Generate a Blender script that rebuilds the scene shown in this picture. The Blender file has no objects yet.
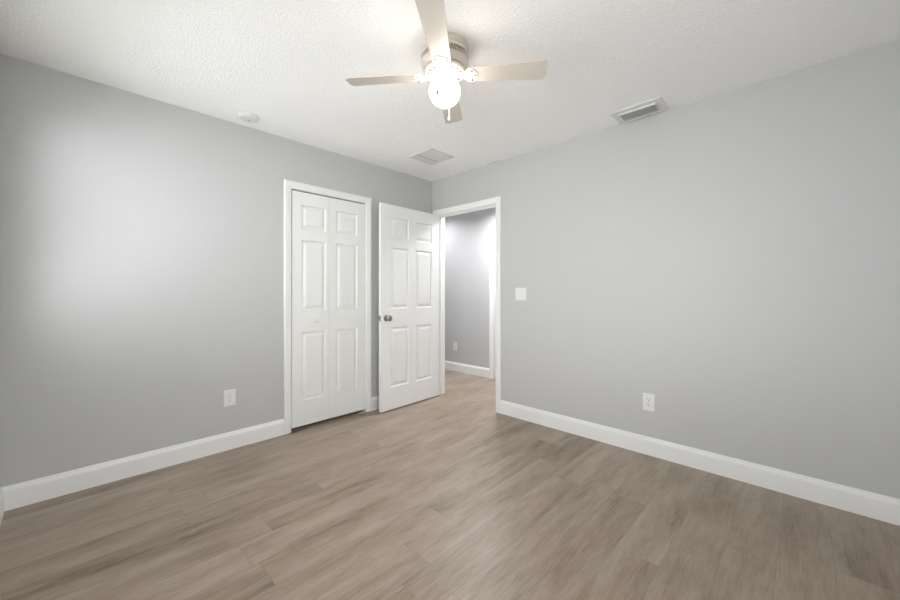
import bpy, bmesh, math, random
from mathutils import Vector, Matrix

sc = bpy.context.scene
COL = sc.collection
PI = math.pi
rad = math.radians

# ------------------------------------------------------------------ camera
CAM = Vector((3.068, -2.884, 1.177))
AZ = rad(43.97)
cam_d = bpy.data.cameras.new('camera')
cam_d.sensor_fit = 'HORIZONTAL'
cam_d.sensor_width = 36.0
cam_d.lens = 36.0 * 368.0 / 900.0
cam_d.shift_y = -8.0 / 900.0
cam_d.clip_start = 0.02
cam = bpy.data.objects.new('camera', cam_d)
cam.location = CAM
cam.rotation_euler = (PI / 2, 0, AZ)
COL.objects.link(cam)
sc.camera = cam

# ------------------------------------------------------------------ world and light
world = bpy.data.worlds.new('sky')
sc.world = world
world.use_nodes = True
bg = world.node_tree.nodes['Background']
bg.inputs['Color'].default_value = (0.93, 0.96, 1.0, 1)
bg.inputs['Strength'].default_value = 0.6

FZ = 0.014                               # height of the floor's surface
YC_, XD_ = -3.135, 3.50                  # planes of the back and the rear wall
WIN = (1.95, 3.05, 0.96, 2.12)          # right window added to the back wall: x0, x1, z0, z1
WIN3 = (0.28, 1.38, 0.84, 2.12)         # left window of the back wall, unseen and guessed
WIN2 = (-3.00, -1.80, 0.96, 2.12)       # window added to the rear wall: y0, y1, z0, z1


def area(name, loc, rot, sx, sy, power, color):
    d = bpy.data.lights.new(name, 'AREA')
    d.shape = 'RECTANGLE'
    d.size, d.size_y = sx, sy
    d.energy = power
    d.color = color
    o = bpy.data.objects.new(name, d)
    o.location = loc
    o.rotation_euler = rot
    COL.objects.link(o)
    return o


P_BACK, P_REAR, P_HALL, L_GLOBE, P_LEFT = 77.0, 62.0, 28.0, 18.0, 51.0
# area lamps outside the unseen windows; back and rear ones are added fill
area('fill_back_window', ((WIN[0] + WIN[1]) / 2, YC_ - 0.225, (WIN[2] + WIN[3]) / 2), (rad(90), 0, 0),
     WIN[1] - WIN[0], WIN[3] - WIN[2], P_BACK, (0.965, 0.985, 1.0))
area('fill_rear_window', (XD_ + 0.225, (WIN2[0] + WIN2[1]) / 2, (WIN2[2] + WIN2[3]) / 2), (rad(90), 0, rad(90)),
     WIN2[1] - WIN2[0], WIN2[3] - WIN2[2], P_REAR, (0.965, 0.985, 1.0))
area('daylight_left_window', ((WIN3[0] + WIN3[1]) / 2, YC_ - 0.225, (WIN3[2] + WIN3[3]) / 2), (rad(90), 0, 0),
     WIN3[1] - WIN3[0], WIN3[3] - WIN3[2], P_LEFT, (0.955, 0.985, 1.0))

TILT1, TILT2, TILT3 = -9.0, -25.0, 18.0    # blind slats, degrees
vs = sc.view_settings
sc.display_settings.display_device = 'sRGB'
vs.view_transform = 'Standard'
vs.look = 'None'
vs.exposure = 0.05
vs.gamma = 1.0
vs.use_curve_mapping = False
sc.cycles.use_denoising = True
sc.cycles.max_bounces = 16
sc.cycles.diffuse_bounces = 10
sc.cycles.transparent_max_bounces = 12
sc.cycles.sample_clamp_indirect = 6.0


# ------------------------------------------------------------------ materials
def srgb(r, g, b):
    def c(v):
        v /= 255.0
        return v / 12.92 if v <= 0.04045 else ((v + 0.055) / 1.055) ** 2.4
    return (c(r), c(g), c(b), 1)


def new_mat(name):
    m = bpy.data.materials.new(name)
    m.use_nodes = True
    nt = m.node_tree
    return m, nt, nt.nodes['Principled BSDF']


def plain(name, col, rough=0.5, metal=0.0, spec=0.5, bump=0.0, scale=200.0, bdist=0.001):
    m, nt, p = new_mat(name)
    p.inputs['Base Color'].default_value = col
    p.inputs['Roughness'].default_value = rough
    p.inputs['Metallic'].default_value = metal
    p.inputs['Specular IOR Level'].default_value = spec
    tc = nt.nodes.new('ShaderNodeTexCoord')
    nz = nt.nodes.new('ShaderNodeTexNoise')
    nz.inputs['Scale'].default_value = scale
    nz.inputs['Detail'].default_value = 3
    nt.links.new(tc.outputs['Object'], nz.inputs['Vector'])
    if bump > 0:
        b = nt.nodes.new('ShaderNodeBump')
        b.inputs['Strength'].default_value = bump
        b.inputs['Distance'].default_value = bdist
        nt.links.new(nz.outputs['Fac'], b.inputs['Height'])
        nt.links.new(b.outputs['Normal'], p.inputs['Normal'])
    return m


def emitter(name, col, strength):
    m, nt, p = new_mat(name)
    p.inputs['Base Color'].default_value = (0.9, 0.9, 0.88, 1)
    p.inputs['Roughness'].default_value = 0.25
    p.inputs['Emission Color'].default_value = col
    p.inputs['Emission Strength'].default_value = strength
    return m


def glass_mat():
    m = bpy.data.materials.new('window_glass')
    m.use_nodes = True
    nt = m.node_tree
    nt.nodes.clear()
    out = nt.nodes.new('ShaderNodeOutputMaterial')
    mix = nt.nodes.new('ShaderNodeMixShader')
    tr = nt.nodes.new('ShaderNodeBsdfTransparent')
    gl = nt.nodes.new('ShaderNodeBsdfGlossy')
    gl.inputs['Roughness'].default_value = 0.02
    mix.inputs['Fac'].default_value = 0.06
    nt.links.new(tr.outputs[0], mix.inputs[1])
    nt.links.new(gl.outputs[0], mix.inputs[2])
    nt.links.new(mix.outputs[0], out.inputs['Surface'])
    return m


def ceiling_mat():
    m, nt, p = new_mat('ceiling_paint')
    p.inputs['Base Color'].default_value = (0.93, 0.928, 0.915, 1)
    p.inputs['Roughness'].default_value = 0.9
    p.inputs['Specular IOR Level'].default_value = 0.2
    tc = nt.nodes.new('ShaderNodeTexCoord')
    n1 = nt.nodes.new('ShaderNodeTexNoise')
    n1.inputs['Scale'].default_value = 88
    n1.inputs['Detail'].default_value = 3
    n1.inputs['Roughness'].default_value = 0.55
    ramp = nt.nodes.new('ShaderNodeValToRGB')
    ramp.color_ramp.elements[0].position = 0.40
    ramp.color_ramp.elements[1].position = 0.62
    b = nt.nodes.new('ShaderNodeBump')
    b.inputs['Strength'].default_value = 0.42
    b.inputs['Distance'].default_value = 0.004
    nt.links.new(tc.outputs['Object'], n1.inputs['Vector'])
    nt.links.new(n1.outputs['Fac'], ramp.inputs['Fac'])
    nt.links.new(ramp.outputs['Color'], b.inputs['Height'])
    nt.links.new(b.outputs['Normal'], p.inputs['Normal'])
    return m


def floor_mat():
    """Vinyl planks 0.18 x 1.22 m running along y."""
    m, nt, p = new_mat('vinyl_plank')
    N, L = nt.nodes, nt.links
    PW, PL = 0.178, 1.22

    def math_(op, a, b=None):
        n = N.new('ShaderNodeMath')
        n.operation = op
        for i, v in enumerate((a, b)):
            if v is None:
                continue
            if isinstance(v, (int, float)):
                n.inputs[i].default_value = v
            else:
                L.new(v, n.inputs[i])
        return n.outputs[0]

    tc = N.new('ShaderNodeTexCoord')
    sp = N.new('ShaderNodeSeparateXYZ')
    L.new(tc.outputs['Object'], sp.inputs[0])
    u = math_('DIVIDE', math_('ADD', sp.outputs['X'], 5.03), PW)
    row = math_('FLOOR', u)
    wn = N.new('ShaderNodeTexWhiteNoise')
    wn.noise_dimensions = '1D'
    L.new(row, wn.inputs['W'])
    v = math_('ADD', math_('DIVIDE', math_('ADD', sp.outputs['Y'], 9.0), PL), wn.outputs['Value'])
    cell = math_('FLOOR', v)
    fu = math_('FRACT', u)
    fv = math_('FRACT', v)
    # distance to the nearest seam in metres
    du = math_('MULTIPLY', math_('MINIMUM', fu, math_('SUBTRACT', 1.0, fu)), PW)
    dv = math_('MULTIPLY', math_('MINIMUM', fv, math_('SUBTRACT', 1.0, fv)), PL)
    d = math_('MINIMUM', du, dv)
    seam = N.new('ShaderNodeMapRange')
    seam.inputs['From Min'].default_value = 0.0
    seam.inputs['From Max'].default_value = 0.0022
    L.new(d, seam.inputs['Value'])
    # per-plank random
    cmb = N.new('ShaderNodeCombineXYZ')
    L.new(row, cmb.inputs['X'])
    L.new(cell, cmb.inputs['Y'])
    wp = N.new('ShaderNodeTexWhiteNoise')
    wp.noise_dimensions = '2D'
    L.new(cmb.outputs[0], wp.inputs['Vector'])
    # grain, stretched along the plank and shifted per plank
    gx = math_('ADD', math_('MULTIPLY', sp.outputs['X'], 1.0), math_('MULTIPLY', wp.outputs['Value'], 37.0))
    cg = N.new('ShaderNodeCombineXYZ')
    L.new(gx, cg.inputs['X'])
    L.new(math_('MULTIPLY', sp.outputs['Y'], 0.065), cg.inputs['Y'])
    L.new(math_('MULTIPLY', wp.outputs['Value'], 11.0), cg.inputs['Z'])
    fine = N.new('ShaderNodeTexNoise')
    fine.inputs['Scale'].default_value = 130
    fine.inputs['Detail'].default_value = 5
    fine.inputs['Roughness'].default_value = 0.72
    L.new(cg.outputs[0], fine.inputs['Vector'])
    cb = N.new('ShaderNodeCombineXYZ')
    L.new(gx, cb.inputs['X'])
    L.new(math_('MULTIPLY', sp.outputs['Y'], 0.12), cb.inputs['Y'])
    L.new(math_('MULTIPLY', wp.outputs['Value'], 5.0), cb.inputs['Z'])
    broad = N.new('ShaderNodeTexNoise')
    broad.inputs['Scale'].default_value = 9
    broad.inputs['Detail'].default_value = 4
    broad.inputs['Roughness'].default_value = 0.6
    broad.inputs['Distortion'].default_value = 0.8
    L.new(cb.outputs[0], broad.inputs['Vector'])
    # cloudy dark blotches, less stretched
    cc = N.new('ShaderNodeCombineXYZ')
    L.new(gx, cc.inputs['X'])
    L.new(math_('MULTIPLY', sp.outputs['Y'], 0.28), cc.inputs['Y'])
    blot = N.new('ShaderNodeTexNoise')
    blot.inputs['Scale'].default_value = 6
    blot.inputs['Detail'].default_value = 5
    blot.inputs['Roughness'].default_value = 0.7
    L.new(cc.outputs[0], blot.inputs['Vector'])
    t = math_('ADD',
              math_('ADD', math_('MULTIPLY', wp.outputs['Value'], 0.12), math_('MULTIPLY', fine.outputs['Fac'], 0.55)),
              math_('ADD', math_('MULTIPLY', broad.outputs['Fac'], 0.70), math_('MULTIPLY', blot.outputs['Fac'], 0.62)))
    t = math_('SUBTRACT', t, 0.475)
    ramp = N.new('ShaderNodeValToRGB')
    cr = ramp.color_ramp
    cr.elements[0].position = 0.25
    cr.elements[0].color = (0.122, 0.087, 0.060, 1)
    cr.elements[1].position = 0.78
    cr.elements[1].color = (0.385, 0.312, 0.248, 1)
    e = cr.elements.new(0.42)
    e.color = (0.243, 0.184, 0.136, 1)
    e = cr.elements.new(0.60)
    e.color = (0.322, 0.255, 0.199, 1)
    L.new(t, ramp.inputs['Fac'])
    mix = N.new('ShaderNodeMix')
    mix.data_type = 'RGBA'
    mix.inputs['A'].default_value = (0.12, 0.095, 0.075, 1)
    L.new(math_('ADD', math_('MULTIPLY', seam.outputs['Result'], 0.45), 0.55), mix.inputs['Factor'])
    L.new(ramp.outputs['Color'], mix.inputs['B'])
    L.new(mix.outputs['Result'], p.inputs['Base Color'])
    p.inputs['Roughness'].default_value = 0.40
    p.inputs['Specular IOR Level'].default_value = 0.62
    b = N.new('ShaderNodeBump')
    b.inputs['Strength'].default_value = 0.35
    b.inputs['Distance'].default_value = 0.0008
    L.new(math_('ADD', seam.outputs['Result'], math_('MULTIPLY', fine.outputs['Fac'], 0.35)), b.inputs['Height'])
    L.new(b.outputs['Normal'], p.inputs['Normal'])
    return m


M_WALL = plain('grey_wall_paint', (0.478, 0.480, 0.480, 1), 0.62, spec=0.35, bump=0.12, scale=130, bdist=0.0015)
M_CEIL = ceiling_mat()
M_FLOOR = floor_mat()
M_TRIM = plain('white_trim_paint', (0.76, 0.76, 0.75, 1), 0.38, bump=0.02, scale=60)
M_DOOR = plain('white_door_paint', (0.75, 0.75, 0.735, 1), 0.42, bump=0.05, scale=90)
M_PLASTIC = plain('white_plastic', (0.70, 0.70, 0.685, 1), 0.35)
M_DARK = plain('dark_slot', (0.03, 0.03, 0.03, 1), 0.7)
M_BLACK = plain('dark_track', (0.015, 0.015, 0.015, 1), 0.8)
M_NICKEL = plain('satin_nickel', (0.46, 0.42, 0.39, 1), 0.16, metal=1.0)
M_FANW = plain('fan_white_enamel', (0.76, 0.73, 0.68, 1), 0.35)
M_MOTOR = plain('fan_cream_enamel', (0.58, 0.52, 0.45, 1), 0.35)
M_BLADE = plain('cream_blade_laminate', (0.585, 0.535, 0.475, 1), 0.4, bump=0.03, scale=40)
M_MESH = plain('grey_vent_mesh', (0.22, 0.19, 0.16, 1), 0.6)
M_VENTIN = plain('vent_inside', (0.24, 0.235, 0.23, 1), 0.8)
M_CHAIN = plain('brass_chain', (0.55, 0.47, 0.36, 1), 0.35, metal=0.8)
M_GLOBE = emitter('lit_globe', (1.0, 0.93, 0.84, 1), L_GLOBE)
M_HALLGLOBE = emitter('lit_hall_shade', (0.93, 0.96, 1.0, 1), P_HALL * 0.11)
M_GLASS = glass_mat()
M_SLAT = plain('white_blind_vinyl', (0.85, 0.85, 0.84, 1), 0.4)
_nt = M_SLAT.node_tree      # thin vinyl lets some daylight through
_tl = _nt.nodes.new('ShaderNodeBsdfTranslucent')
_tl.inputs['Color'].default_value = (0.85, 0.85, 0.83, 1)
_mx = _nt.nodes.new('ShaderNodeMixShader')
_mx.inputs['Fac'].default_value = 0.30
_nt.links.new(_nt.nodes['Principled BSDF'].outputs[0], _mx.inputs[1])
_nt.links.new(_tl.outputs[0], _mx.inputs[2])
_nt.links.new(_mx.outputs[0], _nt.nodes['Material Output'].inputs['Surface'])
M_VINYL = plain('white_window_vinyl', (0.78, 0.78, 0.78, 1), 0.4)


# ------------------------------------------------------------------ mesh helpers
def obj(name, bm, mat, parent=None, smooth=False, loc=None, rot=None):
    bmesh.ops.recalc_face_normals(bm, faces=bm.faces)
    me = bpy.data.meshes.new(name)
    bm.to_mesh(me)
    bm.free()
    me.materials.append(mat)
    if smooth:
        for p in me.polygons:
            p.use_smooth = True
        me.set_sharp_from_angle(angle=rad(35))
    o = bpy.data.objects.new(name, me)
    COL.objects.link(o)
    if parent is not None:
        o.parent = parent
    if loc is not None:
        o.location = loc
    if rot is not None:
        o.rotation_euler = rot
    return o


def tag(o, label=None, cat=None, group=None, kind=None):
    if label:
        o['label'] = label
    if cat:
        o['category'] = cat
    if group:
        o['group'] = group
    if kind:
        o['kind'] = kind
    return o


def thing(name, loc, rot=(0, 0, 0), **kw):
    o = bpy.data.objects.new(name, None)
    o.empty_display_size = 0.1
    o.location = loc
    o.rotation_euler = rot
    COL.objects.link(o)
    return tag(o, **kw)


def box(bm, lo, hi, bev=0.0, seg=2, mat=None):
    lo, hi = Vector(lo), Vector(hi)
    r = bmesh.ops.create_cube(bm, size=1.0)
    vs_ = r['verts']
    s = hi - lo
    c = (hi + lo) / 2
    for v in vs_:
        v.co = Vector((v.co.x * s.x, v.co.y * s.y, v.co.z * s.z)) + c
    if bev > 0:
        es = set()
        for v in vs_:
            es.update(v.link_edges)
        rr = bmesh.ops.bevel(bm, geom=list(es), offset=bev, segments=seg, affect='EDGES', profile=0.5)
        vs_ = list({v for f in rr['faces'] for v in f.verts} | {v for v in vs_ if v.is_valid})
    if mat is not None:
        for v in vs_:
            v.co = mat @ v.co
    return bm


def lathe(bm, prof, seg=48, center=(0, 0, 0), axis=None):
    """prof: list of (r, z). axis: optional Matrix applied after."""
    rings = []
    for r, z in prof:
        if r < 1e-6:
            rings.append([bm.verts.new((0, 0, z))])
        else:
            rings.append([bm.verts.new((r * math.cos(2 * PI * i / seg), r * math.sin(2 * PI * i / seg), z)) for i in range(seg)])
    for a, b in zip(rings[:-1], rings[1:]):
        for i in range(seg):
            j = (i + 1) % seg
            if len(a) == 1 and len(b) == 1:
                continue
            if len(a) == 1:
                bm.faces.new((a[0], b[i], b[j]))
            elif len(b) == 1:
                bm.faces.new((a[i], a[j], b[0]))
            else:
                bm.faces.new((a[i], a[j], b[j], b[i]))
    allv = [v for r in rings for v in r]
    for v in allv:
        if axis is not None:
            v.co = axis @ v.co
        v.co += Vector(center)
    return bm


def tube(bm, pts, r, seg=10):
    pts = [Vector(p) for p in pts]
    rings = []
    for i, p in enumerate(pts):
        d = (pts[min(i + 1, len(pts) - 1)] - pts[max(i - 1, 0)]).normalized()
        up = Vector((0, 0, 1)) if abs(d.z) < 0.9 else Vector((1, 0, 0))
        a = d.cross(up).normalized()
        b = d.cross(a)
        rings.append([bm.verts.new(p + r * (math.cos(2 * PI * k / seg) * a + math.sin(2 * PI * k / seg) * b)) for k in range(seg)])
    for q, w in zip(rings[:-1], rings[1:]):
        for k in range(seg):
            j = (k + 1) % seg
            bm.faces.new((q[k], q[j], w[j], w[k]))
    bm.faces.new(rings[0])
    bm.faces.new(rings[-1])
    return bm


def prism(bm, outline, z0, z1, mat=None, bev=0.0):
    lo = [bm.verts.new((x, y, z0)) for x, y in outline]
    hi = [bm.verts.new((x, y, z1)) for x, y in outline]
    n = len(outline)
    bm.faces.new(lo)
    bm.faces.new(hi)
    for i in range(n):
        j = (i + 1) % n
        bm.faces.new((lo[i], lo[j], hi[j], hi[i]))
    vv = lo + hi
    if mat is not None:
        for v in vv:
            v.co = mat @ v.co
    return bm


# frames: local (u, w, z) -> world; u along the wall, w out of the wall into the room
def frame_left(x=0.0):      # wall x = const, room on +x ; u = y
    return Matrix(((0, 1, 0, x), (1, 0, 0, 0), (0, 0, 1, 0), (0, 0, 0, 1)))


def frame_right(y=0.0):     # wall y = const, room on -y ; u = x
    return Matrix(((1, 0, 0, 0), (0, -1, 0, y), (0, 0, 1, 0), (0, 0, 0, 1)))


def frame_hall_side(y):     # wall y = const, room on +y ; u = x
    return Matrix(((1, 0, 0, 0), (0, 1, 0, y), (0, 0, 1, 0), (0, 0, 0, 1)))


def frame_rear(x):          # wall x = const, room on -x ; u = y
    return Matrix(((0, -1, 0, x), (1, 0, 0, 0), (0, 0, 1, 0), (0, 0, 0, 1)))


CAS_PROF = [(0.0, -0.002), (0.0, 0.009), (0.004, 0.012), (0.012, 0.011), (0.018, 0.014), (0.046, 0.017),
            (0.053, 0.016), (0.057, 0.012), (0.057, -0.002)]


def casing(fr, u0, u1, h, reveal=0.005):
    bm = bmesh.new()
    st = []
    for (su, sz, bu, bz) in ((-1, 0, u0 - reveal, FZ), (-1, 1, u0 - reveal, h + reveal),
                             (1, 1, u1 + reveal, h + reveal), (1, 0, u1 + reveal, FZ)):
        st.append([bm.verts.new(fr @ Vector((bu + su * o, t, bz + sz * o))) for o, t in CAS_PROF])
    for a, b in zip(st[:-1], st[1:]):
        for i in range(len(CAS_PROF) - 1):
            bm.faces.new((a[i], a[i + 1], b[i + 1], b[i]))
    bm.faces.new(st[0])
    bm.faces.new(st[-1])
    return bm


def jamb(bm, fr, u0, u1, h, depth, t=0.018, stop=None):
    """Liner of an opening; w from 0 to -depth.  Liner stands inside the rough opening."""
    box(bm, (u0 - t, -depth, FZ), (u0, 0.0, h), mat=fr)
    box(bm, (u1, -depth, FZ), (u1 + t, 0.0, h), mat=fr)
    box(bm, (u0 - t, -depth, h), (u1 + t, 0.0, h + t), mat=fr)
    if stop:
        s0, s1 = stop
        box(bm, (u0, s0, FZ), (u0 + 0.010, s1, h - 0.0), mat=fr)
        box(bm, (u1 - 0.010, s0, FZ), (u1, s1, h), mat=fr)
        box(bm, (u0 + 0.010, s0, h - 0.010), (u1 - 0.010, s1, h), mat=fr)
    return bm


BASE_PROF = [(0.0, FZ), (0.0155, FZ), (0.0155, 0.112), (0.0135, 0.122), (0.010, 0.128), (0.0085, 0.136), (0.005, 0.141), (0.0, 0.141)]


def baseboard(bm, fr, u0, u1, m0=0, m1=0):
    """m0/m1 = 1 mitres that end as an inside corner, 0 cuts it square."""
    a = [bm.verts.new(fr @ Vector((u0 + m0 * w, w, z))) for w, z in BASE_PROF]
    b = [bm.verts.new(fr @ Vector((u1 - m1 * w, w, z))) for w, z in BASE_PROF]
    n = len(BASE_PROF)
    for i in range(n):
        j = (i + 1) % n
        bm.faces.new((a[i], a[j], b[j], b[i]))
    bm.faces.new(a)
    bm.faces.new(b)
    return bm


def panel_slab(w, h, t, cols, rows):
    """Moulded panel door slab in local space: u 0..w on x, thickness y 0..-t (front face y=0), z 0..h."""
    bm = bmesh.new()
    us = sorted({0.0, w, *[v for c in cols for v in c]})
    zs = sorted({0.0, h, *[v for r in rows for v in r]})

    def is_panel(a, b, c, d):
        return any(abs(a - p[0]) < 1e-6 and abs(b - p[1]) < 1e-6 for p in cols) and \
               any(abs(c - p[0]) < 1e-6 and abs(d - p[1]) < 1e-6 for p in rows)

    rings = [(0.0, 0.0), (0.005, 0.0095), (0.014, 0.0110), (0.018, 0.0095), (0.040, 0.0015)]
    for y0, sg in ((0.0, -1), (-t, 1)):
        for a, b in zip(us[:-1], us[1:]):
            for c, d in zip(zs[:-1], zs[1:]):
                if not is_panel(a, b, c, d):
                    bm.faces.new([bm.verts.new((x, y0, z)) for x, z in ((a, c), (b, c), (b, d), (a, d))])
                    continue
                prev = None
                for ins, dep in rings:
                    q = [bm.verts.new((x, y0 + sg * dep, z)) for x, z in
                         ((a + ins, c + ins), (b - ins, c + ins), (b - ins, d - ins), (a + ins, d - ins))]
                    if prev:
                        for i in range(4):
                            j = (i + 1) % 4
                            bm.faces.new((prev[i], prev[j], q[j], q[i]))
                    prev = q
                bm.faces.new(prev)
    for a, b in zip(us[:-1], us[1:]):
        for z in (0.0, h):
            bm.faces.new([bm.verts.new(p) for p in ((a, 0, z), (b, 0, z), (b, -t, z), (a, -t, z))])
    for c, d in zip(zs[:-1], zs[1:]):
        for x in (0.0, w):
            bm.faces.new([bm.verts.new(p) for p in ((x, 0, c), (x, 0, d), (x, -t, d), (x, -t, c))])
    bmesh.ops.remove_doubles(bm, verts=bm.verts, dist=1e-5)
    return bm


# ------------------------------------------------------------------ the shell
H = 2.44
XD, YC = 3.50, -3.135          # rear wall plane, back wall plane
TH = 0.115
TE = 0.20
CL = (-1.600, -0.885, 2.035)   # closet opening y0, y1, head
DR = (0.090, 0.905, 2.035)     # entry opening x0, x1, head
HY = 1.07                      # far wall of the hall
HX0, HX1 = -1.70, 2.30
J = 0.018
HD = (0.066, 0.826, 2.035)     # door in the far hall wall

bm = bmesh.new()
box(bm, (HX0 - 0.2, YC - 0.4, -0.06), (XD + 0.4, HY + 0.5, FZ))
tag(obj('floor', bm, M_FLOOR), kind='structure')
bm = bmesh.new()
box(bm, (HX0 - 0.2, YC - 0.4, H), (XD + 0.4, HY + 0.5, H + 0.08))
tag(obj('ceiling', bm, M_CEIL), kind='structure')

bm = bmesh.new()   # left wall, x from -TH to 0
box(bm, (-TH, YC, 0), (0, CL[0] - J, H))
box(bm, (-TH, CL[1] + J, 0), (0, 0.0, H))
box(bm, (-TH, CL[0] - J, CL[2] + J), (0, CL[1] + J, H))
tag(obj('wall_left', bm, M_WALL), kind='structure')

bm = bmesh.new()   # right wall, y from 0 to TH
box(bm, (HX0, 0, 0), (DR[0] - J, TH, H))
box(bm, (DR[1] + J, 0, 0), (XD, TH, H))
box(bm, (DR[0] - J, 0, DR[2] + J), (DR[1] + J, TH, H))
tag(obj('wall_right', bm, M_WALL), kind='structure')

bm = bmesh.new()   # back wall with its unseen windows, beside the camera
box(bm, (-TH, YC - TE, 0), (WIN3[0], YC, H))
box(bm, (WIN3[1], YC - TE, 0), (WIN[0], YC, H))
box(bm, (WIN3[0], YC - TE, 0), (WIN3[1], YC, WIN3[2]))
box(bm, (WIN3[0], YC - TE, WIN3[3]), (WIN3[1], YC, H))
box(bm, (WIN[1], YC - TE, 0), (XD + TE, YC, H))
box(bm, (WIN[0], YC - TE, 0), (WIN[1], YC, WIN[2]))
box(bm, (WIN[0], YC - TE, WIN[3]), (WIN[1], YC, H))
tag(obj('wall_back', bm, M_WALL), kind='structure')

bm = bmesh.new()   # rear wall, behind the camera
box(bm, (XD, YC, 0), (XD + TE, WIN2[0], H))
box(bm, (XD, WIN2[1], 0), (XD + TE, TH, H))
box(bm, (XD, WIN2[0], 0), (XD + TE, WIN2[1], WIN2[2]))
box(bm, (XD, WIN2[0], WIN2[3]), (XD + TE, WIN2[1], H))
tag(obj('wall_rear', bm, M_WALL), kind='structure')

bm = bmesh.new()   # closet
box(bm, (-0.80, -2.0, 0), (-0.72, -0.5, H))
box(bm, (-0.72, -2.0, 0), (-TH, -1.92, H))
box(bm, (-0.72, -0.58, 0), (-TH, -0.5, H))
tag(obj('wall_closet', bm, M_WALL), kind='structure')

bm = bmesh.new()   # far wall of the hall
box(bm, (HX0, HY, 0), (HD[0] - J, HY + TH, H))
box(bm, (HD[1] + J, HY, 0), (HX1, HY + TH, H))
box(bm, (HD[0] - J, HY, HD[2] + J), (HD[1] + J, HY + TH, H))
tag(obj('wall_hall', bm, M_WALL), kind='structure')
bm = bmesh.new()
box(bm, (HX0 - 0.1, 0, 0), (HX0, HY + TH, H))
tag(obj('wall_hall_left', bm, M_WALL), kind='structure')
bm = bmesh.new()
box(bm, (HX1, TH, 0), (HX1 + 0.1, HY + TH, H))
tag(obj('wall_hall_right', bm, M_WALL), kind='structure')

# baseboards
CO = 0.005 + 0.057
FL, FRt, FB, FR_ = frame_left(0), frame_right(0), frame_hall_side(YC), frame_rear(XD)
bm = bmesh.new()
baseboard(bm, FL, YC, CL[0] - CO, 1, 0)
baseboard(bm, FL, CL[1] + CO, 0.0, 0, 1)
tag(obj('baseboard_left', bm, M_TRIM), kind='structure')
bm = bmesh.new()
baseboard(bm, FRt, 0.0, DR[0] - CO, 1, 0)
baseboard(bm, FRt, DR[1] + CO, XD, 0, 1)
tag(obj('baseboard_right', bm, M_TRIM), kind='structure')
bm = bmesh.new()
baseboard(bm, FB, 0.0, XD, 1, 1)
tag(obj('baseboard_back', bm, M_TRIM), kind='structure')
bm = bmesh.new()
baseboard(bm, FR_, YC, 0.0, 1, 1)
tag(obj('baseboard_rear', bm, M_TRIM), kind='structure')
bm = bmesh.new()
FH = frame_right(HY)
baseboard(bm, FH, HX0, HD[0] - CO, 0, 0)
baseboard(bm, FH, HD[1] + CO, HX1, 0, 0)
FHn = frame_hall_side(TH)
baseboard(bm, FHn, HX0, DR[0] - CO, 0, 0)
baseboard(bm, FHn, DR[1] + CO, HX1, 0, 0)
tag(obj('baseboard_hall', bm, M_TRIM), kind='structure')

# door casings and jambs
bm = casing(FL, *CL)
t1 = tag(obj('trim_1', bm, M_TRIM), 'white casing around the closet door on the left wall', kind='structure')
bm = jamb(bmesh.new(), FL, *CL, TH)
obj('jamb', bm, M_TRIM, t1)
bm = bmesh.new()
box(bm, (CL[0] + 0.002, -0.062, CL[2] - 0.016), (CL[1] - 0.002, -0.030, CL[2] - 0.0005), mat=FL)
tk = obj('door_track', bm, M_BLACK, t1)
tk['label'] = 'dark bifold track under the head of the closet opening'
bm = bmesh.new()
box(bm, (CL[1] - 0.075, -0.012, FZ), (CL[1] - 0.002, 0.006, FZ + 0.003), mat=FL)
box(bm, (CL[1] - 0.006, -0.045, FZ), (CL[1] - 0.002, 0.006, FZ + 0.045), mat=FL)
fb = obj('pivot_bracket', bm, M_PLASTIC, t1)

bm = casing(FRt, *DR)
t2 = tag(obj('trim_2', bm, M_TRIM), 'white casing around the open doorway to the hall', kind='structure')
bm = jamb(bmesh.new(), FRt, *DR, TH, stop=(-0.075, -0.040))
obj('jamb', bm, M_TRIM, t2)
bm = casing(frame_hall_side(TH), *DR)
obj('hall_casing', bm, M_TRIM, t2)
bm = bmesh.new()
box(bm, (DR[1] - 0.0016, -0.036, 0.895), (DR[1] + 0.001, -0.004, 0.952), bev=0.0006, seg=1, mat=FRt)
sp_ = obj('strike_plate', bm, M_NICKEL, t2)
sp_['label'] = 'small metal strike plate on the right jamb'

bm = casing(FH, *HD)
t3 = tag(obj('trim_3', bm, M_TRIM), 'white casing seen through the doorway on the far hall wall', kind='structure')
bm = jamb(bmesh.new(), FH, *HD, TH)
obj('jamb', bm, M_TRIM, t3)


# ------------------------------------------------------------------ doors
ROWS = [(0.232, 0.815), (1.000, 1.600), (1.695, 1.895)]


def knob_set(parent, name, u, z, y_face, sign, mat, lab=None):
    """Round knob with a rose, axis along local y."""
    ax = Matrix.Rotation(-sign * PI / 2, 4, 'X')
    bm = bmesh.new()
    lathe(bm, [(0.0, 0), (0.032, 0), (0.032, 0.004), (0.028, 0.009), (0.015, 0.012), (0.0115, 0.020), (0.0115, 0.030), (0.018, 0.036),
               (0.026, 0.043), (0.0285, 0.052), (0.026, 0.061), (0.017, 0.067), (0.0, 0.069)], 40, (u, y_face, z), ax)
    o = obj(name, bm, mat, parent, smooth=True)
    if lab:
        o['label'] = lab
    return o


# closet bifold door: two leaves
d1 = thing('door_1', (-0.032, CL[0], FZ), (0, 0, PI / 2), label='closed white bifold closet door with six moulded panels', kind='structure')
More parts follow.
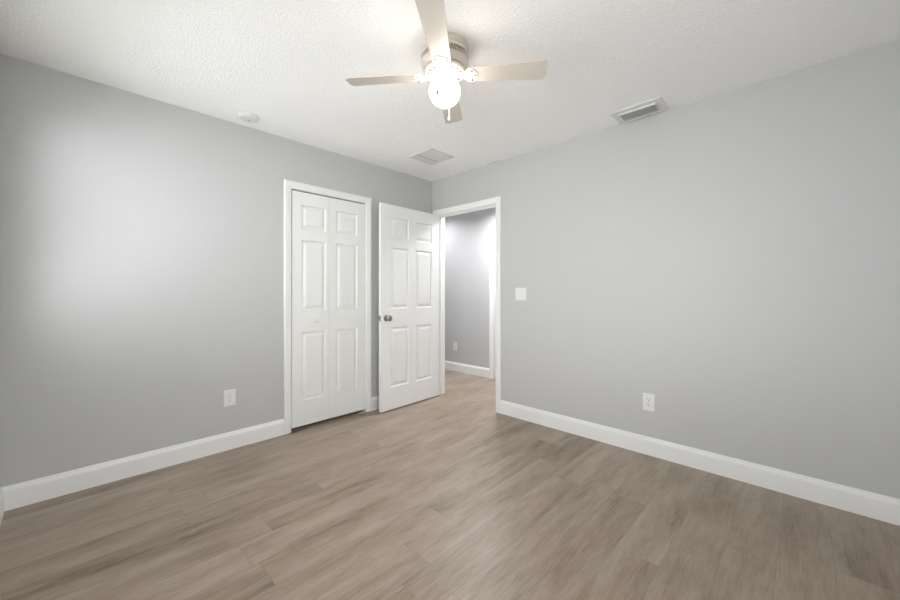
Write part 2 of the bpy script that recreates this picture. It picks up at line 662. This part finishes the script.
# local x -> world +y ; local y -> world -x, so the room side is local -y.  The slab's y runs 0..-t: room face is y=-t.
LWS = (0.337, 0.370)
PANELS = ((0.083, 0.303), (0.062, 0.282))
LT = 0.034
for i in range(2):
    u = 0.003 + i * (LWS[0] + 0.002)
    bm = panel_slab(LWS[i], 1.980, LT, [PANELS[i]],
                    [(a - 0.025, b - 0.025) for a, b in ROWS])
    o = obj('door_leaf', bm, M_DOOR, d1, loc=(u, 0.0, 0.030))
    if i == 0:
        bm = bmesh.new()
        lathe(bm, [(0.0, 0), (0.012, 0), (0.010, 0.006), (0.009, 0.012), (0.014, 0.018), (0.018, 0.024), (0.017, 0.031), (0.010, 0.035), (0, 0.036)],
              28, (0.200, -LT, 0.886), Matrix.Rotation(PI / 2, 4, 'X'))
        k = obj('knob', bm, M_DOOR, o, smooth=True)

# open entry door, hinged on the left jamb, standing into the room
DW, DH, DT = 0.806, 2.004, 0.035
ROWS2 = [(a - 0.014, b - 0.014) for a, b in ROWS]
d2 = thing('door_2', (0.093, -0.012, FZ), (0, 0, rad(-90 + 2.3)), label='white six panel door standing open beside the doorway', kind='structure')
# local x points to the free edge (-y world), local y -> +x world: hall face is y = DT
cols = [(0.115, 0.353), (0.453, 0.691)]
bm = panel_slab(DW, DH, DT, cols, ROWS2)
slab = obj('door_slab', bm, M_DOOR, d2, loc=(0.0, DT, 0.013))
ks = knob_set(slab, 'door_knob', DW - 0.062, 0.898, 0.0, 1, M_NICKEL, 'satin nickel knob')
kb = knob_set(slab, 'door_knob', DW - 0.062, 0.898, -DT, -1, M_NICKEL, 'satin nickel knob')
bm = bmesh.new()
box(bm, (DW - 0.0005, -DT + 0.005, 0.870), (DW + 0.0015, -0.005, 0.926), bev=0.0006, seg=1)
box(bm, (DW, -DT + 0.012, 0.889), (DW + 0.010, -0.012, 0.907), bev=0.002, seg=1)
lp = obj('latch_plate', bm, M_NICKEL, slab)
lp['label'] = 'metal latch plate on the free edge'
for z in (0.20, 1.00, 1.80):
    bm = bmesh.new()
    lathe(bm, [(0, -0.045), (0.006, -0.045), (0.006, 0.045), (0, 0.045)], 16, (-0.004, -DT - 0.004, z))
    box(bm, (-0.0015, -DT, z - 0.044), (0.0003, -0.004, z + 0.044))
    obj('hinge', bm, M_NICKEL, slab, smooth=True)

# closed door on the far side of the hall
d3 = thing('door_3', (HD[1], HY + 0.03, FZ), (0, 0, PI), label='closed white door across the hall', kind='structure')
W3 = HD[1] - HD[0] - 0.006
bm = panel_slab(W3, 2.004, DT, [(0.11, W3 / 2 - 0.05), (W3 / 2 + 0.05, W3 - 0.11)], ROWS2)
s3 = obj('door_slab', bm, M_DOOR, d3, loc=(0.003, DT, 0.013))
s3.location = (0.003, 0.0, 0.013)
knob_set(s3, 'door_knob', 0.06, 0.912, 0.0, 1, M_NICKEL, 'satin nickel knob')


# ------------------------------------------------------------------ windows (unseen, put in to bring daylight)
def window(name, fr, u0, u1, z0, z1, label):
    """fr: u along the wall, w into the room, w=0 the room face."""
    bm = bmesh.new()
    d0, d1 = -0.185, -0.115
    f = 0.045
    box(bm, (u0, d0, z0), (u0 + f, d1, z1), mat=fr)
    box(bm, (u1 - f, d0, z0), (u1, d1, z1), mat=fr)
    box(bm, (u0 + f, d0, z0), (u1 - f, d1, z0 + f), mat=fr)
    box(bm, (u0 + f, d0, z1 - f), (u1 - f, d1, z1), mat=fr)
    zm = (z0 + z1) / 2
    box(bm, (u0 + f, d0 + 0.01, zm - 0.02), (u1 - f, d1 - 0.01, zm + 0.02), mat=fr)
    w = tag(obj(name, bm, M_VINYL), label, kind='structure')
    for a, b in ((z0 + f, zm - 0.02), (zm + 0.02, z1 - f)):
        bm = bmesh.new()
        box(bm, (u0 + f, -0.153, a), (u1 - f, -0.149, b), mat=fr)
        obj('pane', bm, M_GLASS, w)
    bm = bmesh.new()
    box(bm, (u0, -0.115, z0), (u1, 0.02, z0 + 0.018), bev=0.004, mat=fr)
    obj('sill', bm, M_TRIM, w)
    return w


def blind(fr, u0, u1, z0, z1, label, tilt):
    bm = bmesh.new()
    box(bm, (u0 + 0.006, -0.057, z1 - 0.055), (u1 - 0.006, -0.002, z1 - 0.001), bev=0.003, mat=fr)
    b = tag(obj('window_blind', bm, M_SLAT), label, 'blind')
    z = z1 - 0.085
    bm = bmesh.new()
    while z > z0 + 0.06:
        m = fr @ Matrix.Translation((0, -0.029, z)) @ Matrix.Rotation(rad(tilt), 4, 'X')
        box(bm, (u0 + 0.008, -0.025, -0.0013), (u1 - 0.008, 0.025, 0.0013), mat=m)
        z -= 0.044
    s = obj('slats', bm, M_SLAT, b)
    bm = bmesh.new()
    box(bm, (u0 + 0.008, -0.054, z0 + 0.022), (u1 - 0.008, -0.004, z0 + 0.040), bev=0.003, mat=fr)
    obj('bottom_rail', bm, M_SLAT, b)
    bm = bmesh.new()
    for k in (0.15, 0.5, 0.85):
        u = u0 + k * (u1 - u0)
        for w in (-0.056, -0.002):
            tube(bm, [fr @ Vector((u, w, z0 + 0.04)), fr @ Vector((u, w, z1 - 0.05))], 0.0009, 6)
    obj('ladder_cord', bm, M_SLAT, b)
    return b


window('added_window_1', FB, *WIN, 'unseen white window added for light in the back wall beside the camera')
window('added_window_2', FR_, *WIN2, 'unseen white window added for light in the rear wall facing the closet')
window('window_3', FB, *WIN3, 'unseen white window guessed in the back wall near the left corner')
blind(FB, *WIN3, 'unseen white horizontal blind in the guessed back wall window near the left wall', TILT3)
blind(FB, *WIN, 'unseen white horizontal blind in the added back wall window beside the camera', TILT1)
blind(FR_, *WIN2, 'unseen white horizontal blind in the added window facing the closet', TILT2)


# ------------------------------------------------------------------ ceiling fan
FC = Vector((1.729, -1.535, H))
cR = Vector((math.cos(AZ), math.sin(AZ), 0))      # camera's right, on the floor plan
fan_rot = AZ - rad(6.1)
fan = thing('ceiling_fan', FC, (0, 0, fan_rot), label='white four blade ceiling fan with a lit round globe', cat='ceiling fan')
bm = bmesh.new()
lathe(bm, [(0.0, -0.001), (0.118, -0.001), (0.121, -0.006), (0.121, -0.030), (0.117, -0.034), (0.117, -0.038), (0.121, -0.042), (0.121, -0.052),
           (0.116, -0.054)], 64)
lathe(bm, [(0.116, -0.080), (0.121, -0.082), (0.120, -0.094), (0.113, -0.108), (0.106, -0.118), (0.0, -0.120)], 64)
obj('motor_housing', bm, M_MOTOR, fan, smooth=True)
bm = bmesh.new()
lathe(bm, [(0.113, -0.053), (0.113, -0.081)], 64)
obj('vent_band', bm, M_MESH, fan, smooth=True)
bm = bmesh.new()
for i in range(48):
    a = 2 * PI * i / 48
    m = Matrix.Rotation(a, 4, 'Z') @ Matrix.Translation((0.115, 0, -0.067)) @ Matrix.Rotation(rad(28), 4, 'X')
    box(bm, (-0.002, -0.0018, -0.015), (0.002, 0.0018, 0.015), mat=m)
obj('vent_fins', bm, M_MOTOR, fan)
bm = bmesh.new()
lathe(bm, [(0.0, -0.119), (0.100, -0.119), (0.105, -0.123), (0.105, -0.132), (0.098, -0.139), (0.060, -0.142), (0.048, -0.147), (0.045, -0.166),
           (0.042, -0.172), (0.0, -0.172)], 56)
obj('switch_housing', bm, M_MOTOR, fan, smooth=True)
for i in range(16):   # ring of pierced scroll slots around the lower hub
    m = Matrix.Rotation(2 * PI * (i + 0.5) / 16, 4, 'Z') @ Matrix.Translation((0.082, 0, -0.1405)) @ Matrix.Rotation(rad(35 if i % 2 else -35), 4, 'Z')
    out = [(0.011 * math.cos(2 * PI * q / 14), 0.0042 * math.sin(2 * PI * q / 14)) for q in range(14)]
    bm = bmesh.new()
    prism(bm, out, -0.0018, 0.003, mat=m)
    obj('scroll_slot', bm, M_BLACK, fan)

BZ = -0.150
PITCH = rad(-11)


def blade_outline():
    pts = []
    r0, r1 = 0.128, 0.518
    w0, w1 = 0.046, 0.058
    c = 0.020
    pts += [(r0, -w0), (r1 - c, -w1)]
    pts += [(r1 - 0.006, -w1 + 0.012), (r1, -w1 + 0.026)]
    pts += [(r1, w1 - 0.026), (r1 - 0.006, w1 - 0.012)]
    pts += [(r1 - c, w1), (r0, w0), (r0 - 0.010, w0 - 0.014), (r0 - 0.010, -w0 + 0.014)]
    return pts


def iron_outline():
    half = [(0.075, 0.018), (0.092, 0.015), (0.103, 0.020), (0.112, 0.034), (0.122, 0.042), (0.136, 0.044), (0.150, 0.037), (0.159, 0.024), (0.166, 0.012)]
    return [(x, -y) for x, y in half] + [(x, y) for x, y in reversed(half)]


for k in range(4):
    m = Matrix.Rotation(PI / 2 * k, 4, 'Z') @ Matrix.Translation((0, 0, BZ)) @ Matrix.Rotation(PITCH, 4, 'X')
    bm = bmesh.new()
    prism(bm, blade_outline(), 0.0, 0.0055, mat=m)
    bl = obj('blade', bm, M_BLADE, fan)
    bm = bmesh.new()
    prism(bm, iron_outline(), -0.0045, -0.0005, mat=m)
    m2 = Matrix.Rotation(PI / 2 * k, 4, 'Z')
    box(bm, (0.070, -0.015, BZ - 0.004), (0.100, 0.015, -0.130), bev=0.003, mat=m2)
    for q in (-1, 1):
        lathe(bm, [(0.008, -0.0005), (0.012, -0.0005), (0.013, -0.006), (0.010, -0.008), (0.008, -0.006), (0.008, -0.0005)], 18,
              axis=m @ Matrix.Translation((0.122, q * 0.024, 0)))
    br = obj('blade_bracket', bm, M_FANW, bl, smooth=True)
    for (x, y) in ((0.142, -0.030), (0.142, 0.030), (0.157, 0.0)):
        bm = bmesh.new()
        lathe(bm, [(0.0, -0.0075), (0.004, -0.0065), (0.005, -0.0040), (0.0, -0.0040)], 14, axis=m @ Matrix.Translation((x, y, 0)))
        s = obj('screw', bm, M_BLACK, br, smooth=True)

GZ, GR = -0.228, 0.080
bm = bmesh.new()
prof = [(0.0, GZ - GR)]
for i in range(1, 30):
    a = -PI / 2 + PI * i / 30
    r = GR * math.cos(a)
    z = GZ + GR * math.sin(a) * (0.97 if a < 0 else 0.95)
    if a > 0 and r < 0.043:
        break
    prof.append((r, z))
prof.append((0.042, GZ + 0.064))
prof.append((0.042, -0.166))
lathe(bm, prof, 48)
gl = obj('light_globe', bm, M_GLOBE, fan, smooth=True)
gl['label'] = 'glowing white glass globe'
inv = Matrix.Rotation(-fan_rot, 4, 'Z')


def pull_chain(dx, dz, z_end, fob_mat):
    """dx along camera right, dz toward the camera (m)"""
    p = inv @ (cR * dx + Vector((math.sin(AZ), -math.cos(AZ), 0)) * dz)
    q = p.normalized() * 0.047
    bm = bmesh.new()
    tube(bm, [(q.x * 0.9, q.y * 0.9, -0.152), (q.x * 1.12, q.y * 1.12, -0.153), (p.x, p.y, -0.170), (p.x, p.y, z_end + 0.02)], 0.0018, 6)
    c = obj('pull_chain', bm, M_CHAIN, fan, smooth=True)
    bm = bmesh.new()
    lathe(bm, [(0.0, z_end + 0.024), (0.004, z_end + 0.022), (0.0070, z_end + 0.006), (0.0055, z_end), (0, z_end - 0.001)], 14, (p.x, p.y, 0))
    obj('pull_fob', bm, fob_mat, c, smooth=True)


pull_chain(-0.034, 0.080, -0.285, M_MESH)
pull_chain(0.022, -0.084, -0.338, M_FANW)

# ------------------------------------------------------------------ hall ceiling lights (beyond the doorway head; the left one is added fill)
for hx, hlab in ((0.42, 'lit round dome light on the hall ceiling opposite the doorway'),
                 (-0.90, 'unseen dome light added left of the doorway to even out the hall')):
    hl = thing('hall_ceiling_light', (hx, 0.62, H), label=hlab, cat='ceiling light', group='hall ceiling lights')
    bm = bmesh.new()
    lathe(bm, [(0, -0.0005), (0.155, -0.0005), (0.160, -0.006), (0.160, -0.022), (0.150, -0.026), (0, -0.026)], 48)
    obj('base', bm, M_PLASTIC, hl, smooth=True)
    bm = bmesh.new()
    lathe(bm, [(0.148, -0.0255), (0.146, -0.045), (0.130, -0.068), (0.095, -0.086), (0.05, -0.095), (0, -0.098)], 48)
    obj('shade', bm, M_HALLGLOBE, hl, smooth=True)
    ld = bpy.data.lights.new('hall_lamp', 'AREA')
    ld.shape = 'DISK'
    ld.size = 0.28
    ld.spread = rad(158)
    ld.energy = P_HALL * (1.0 if hx > 0 else 0.36)
    ld.color = (0.96, 0.965, 1.0)
    lo = bpy.data.objects.new('hall_lamp', ld)
    lo.location = (0, 0, -0.103)
    lo.parent = hl
    COL.objects.link(lo)

# ------------------------------------------------------------------ smoke detector and vents
sd = thing('smoke_detector', (0.190, -1.985, H), label='white round smoke detector on the ceiling above the left wall', cat='smoke detector')
bm = bmesh.new()
lathe(bm, [(0, -0.0005), (0.066, -0.0005), (0.068, -0.004), (0.068, -0.009), (0.062, -0.012)], 48)
obj('base', bm, M_PLASTIC, sd, smooth=True)
bm = bmesh.new()
lathe(bm, [(0.062, -0.011), (0.063, -0.014), (0.060, -0.021), (0.050, -0.026), (0.030, -0.028), (0.026, -0.0265), (0.024, -0.028), (0, -0.0285)], 48)
obj('cover', bm, M_PLASTIC, sd, smooth=True)
bm = bmesh.new()
lathe(bm, [(0, -0.0310), (0.006, -0.0300), (0.0075, -0.0275), (0, -0.0275)], 20, (0.0, 0.0, 0))
o = obj('test_button', bm, M_MESH, sd, smooth=True)

# supply register beside the right wall
vt = thing('supply_register', (2.235, -0.120, H), label='white louvred air supply vent on the ceiling by the right wall', cat='air vent')
bm = bmesh.new()
WX, WY = 0.162, 0.112
IX, IY = 0.118, 0.066
for a, b in (((-WX, -WY), (WX, -IY)), ((-WX, IY), (WX, WY)), ((-WX, -IY), (-IX, IY)), ((IX, -IY), (WX, IY))):
    box(bm, (a[0], a[1], -0.008), (b[0], b[1], -0.0005), bev=0.0015, seg=1)
obj('face_plate', bm, M_PLASTIC, vt)
bm = bmesh.new()
box(bm, (-IX, -IY, -0.002), (IX, IY, -0.0006))
bk = obj('duct_backing', bm, M_VENTIN, vt)
bm = bmesh.new()   # raised curb frame of the louvre box
for a, b in (((-IX, -IY, 0), (IX, -IY + 0.004, 0)), ((-IX, IY - 0.004, 0), (IX, IY, 0)), ((-IX, -IY + 0.004, 0), (-IX + 0.004, IY - 0.004, 0)),
             ((IX - 0.004, -IY + 0.004, 0), (IX, IY - 0.004, 0))):
    box(bm, (a[0], a[1], -0.018), (b[0], b[1], -0.002))
obj('louvre_frame', bm, M_PLASTIC, vt)
for i in range(6):
    y = -IY + 0.016 + i * 0.020
    m = Matrix.Translation((0, y, -0.014)) @ Matrix.Rotation(rad(38), 4, 'X')
    bm = bmesh.new()
    box(bm, (-IX + 0.005, -0.011, -0.0009), (IX - 0.005, 0.011, 0.0009), mat=m)
    obj('louvre', bm, M_PLASTIC, vt)
for x in (-0.140, 0.140):
    bm = bmesh.new()
    lathe(bm, [(0, -0.0095), (0.003, -0.009), (0.004, -0.0078), (0, -0.0078)], 12, (x, 0, 0))
    obj('screw', bm, M_MESH, vt, smooth=True)

# flat access grille near the corner
gr = thing('return_grille', (0.560, -0.535, H), label='flat square white ceiling grille near the room corner', cat='air vent')
bm = bmesh.new()
S, I = 0.152, 0.143
for a, b in (((-S, -S), (S, -I)), ((-S, I), (S, S)), ((-S, -I), (-I, I)), ((I, -I), (S, I))):
    box(bm, (a[0], a[1], -0.009), (b[0], b[1], -0.0005), bev=0.002, seg=1)
obj('frame', bm, M_PLASTIC, gr)
bm = bmesh.new()
box(bm, (-I, -I, -0.0022), (I, I, -0.0006))
obj('backing', bm, M_VENTIN, gr)
bm = bmesh.new()
box(bm, (-I + 0.006, -I + 0.006, -0.007), (-0.052, I - 0.006, -0.0023), bev=0.0012, seg=1)
box(bm, (-0.040, -I + 0.006, -0.007), (I - 0.006, I - 0.006, -0.0023), bev=0.0012, seg=1)
obj('panel', bm, M_PLASTIC, gr)


# ------------------------------------------------------------------ outlets and switch
def outlet(loc, rot, label, w=0.078, h=0.122):
    """local x along the wall, local -y out of the wall, origin at the plate's centre on the wall."""
    t = thing('wall_outlet', loc, rot, label=label, cat='power outlet', group='wall outlets')
    bm = bmesh.new()
    box(bm, (-w / 2, -0.006, -h / 2), (w / 2, -0.0004, h / 2), bev=0.0022)
    obj('cover_plate', bm, M_PLASTIC, t)
    for z in (-0.0195, 0.0195):
        bm = bmesh.new()
        out = []
        for i in range(28):
            a = 2 * PI * i / 28
            out.append((0.0172 * math.cos(a), max(-0.0142, min(0.0142, 0.0172 * math.sin(a)))))
        prism(bm, out, 0.0058, 0.0082, mat=Matrix.Translation((0, 0, z)) @ Matrix.Rotation(PI / 2, 4, 'X'))
        rc = obj('receptacle', bm, M_PLASTIC, t)
        bm = bmesh.new()
        box(bm, (-0.0078, -0.0086, z + 0.000), (-0.0054, -0.0080, z + 0.009))
        box(bm, (0.0054, -0.0086, z + 0.001), (0.0076, -0.0080, z + 0.008))
        lathe(bm, [(0, 0.0080), (0.0027, 0.0080), (0.0027, 0.0086), (0, 0.0086)], 12, (0, 0, z - 0.0065), Matrix.Rotation(PI / 2, 4, 'X'))
        sl = obj('slots', bm, M_DARK, rc)
    bm = bmesh.new()
    lathe(bm, [(0, 0.0058), (0.003, 0.0058), (0.0025, 0.0072), (0, 0.0074)], 12, axis=Matrix.Rotation(PI / 2, 4, 'X'))
    obj('screw', bm, M_MESH, t, smooth=True)
    return t


outlet((0, -2.055, 0.392), (0, 0, PI / 2), 'white duplex outlet on the left wall beside the closet')
outlet((2.264, 0, 0.390), (0, 0, 0), 'white duplex outlet on the long right wall above the baseboard')
outlet((-0.640, HY, 0.376), (0, 0, 0), 'white duplex outlet on the hall wall seen through the doorway')

sw = thing('light_switch', (1.193, 0, 1.158), label='white double light switch plate right of the doorway', cat='light switch')
bm = bmesh.new()
box(bm, (-0.058, -0.006, -0.058), (0.058, -0.0004, 0.058), bev=0.0022)
obj('cover_plate', bm, M_PLASTIC, sw)
for x in (-0.023, 0.023):
    bm = bmesh.new()
    m = Matrix.Translation((x, -0.0062, 0)) @ Matrix.Rotation(rad(3), 4, 'X')
    box(bm, (-0.0165, -0.003, -0.033), (0.0165, 0.002, 0.033), bev=0.0012, mat=m)
    obj('rocker', bm, M_PLASTIC, sw)

# small dab of white filler where the ceiling meets the right wall
random.seed(4)
bm = bmesh.new()
out = []
for i in range(18):
    a = 2 * PI * i / 18
    out.append((0.085 * math.cos(a) * random.uniform(0.8, 1.05), 0.012 * math.sin(a) * random.uniform(0.7, 1.2)))
prism(bm, out, -0.004, -0.0004)
tag(obj('filler_patch', bm, M_PLASTIC, loc=(0.885, -0.016, H)), 'small white patch of filler at the ceiling edge above the doorway', 'patch')
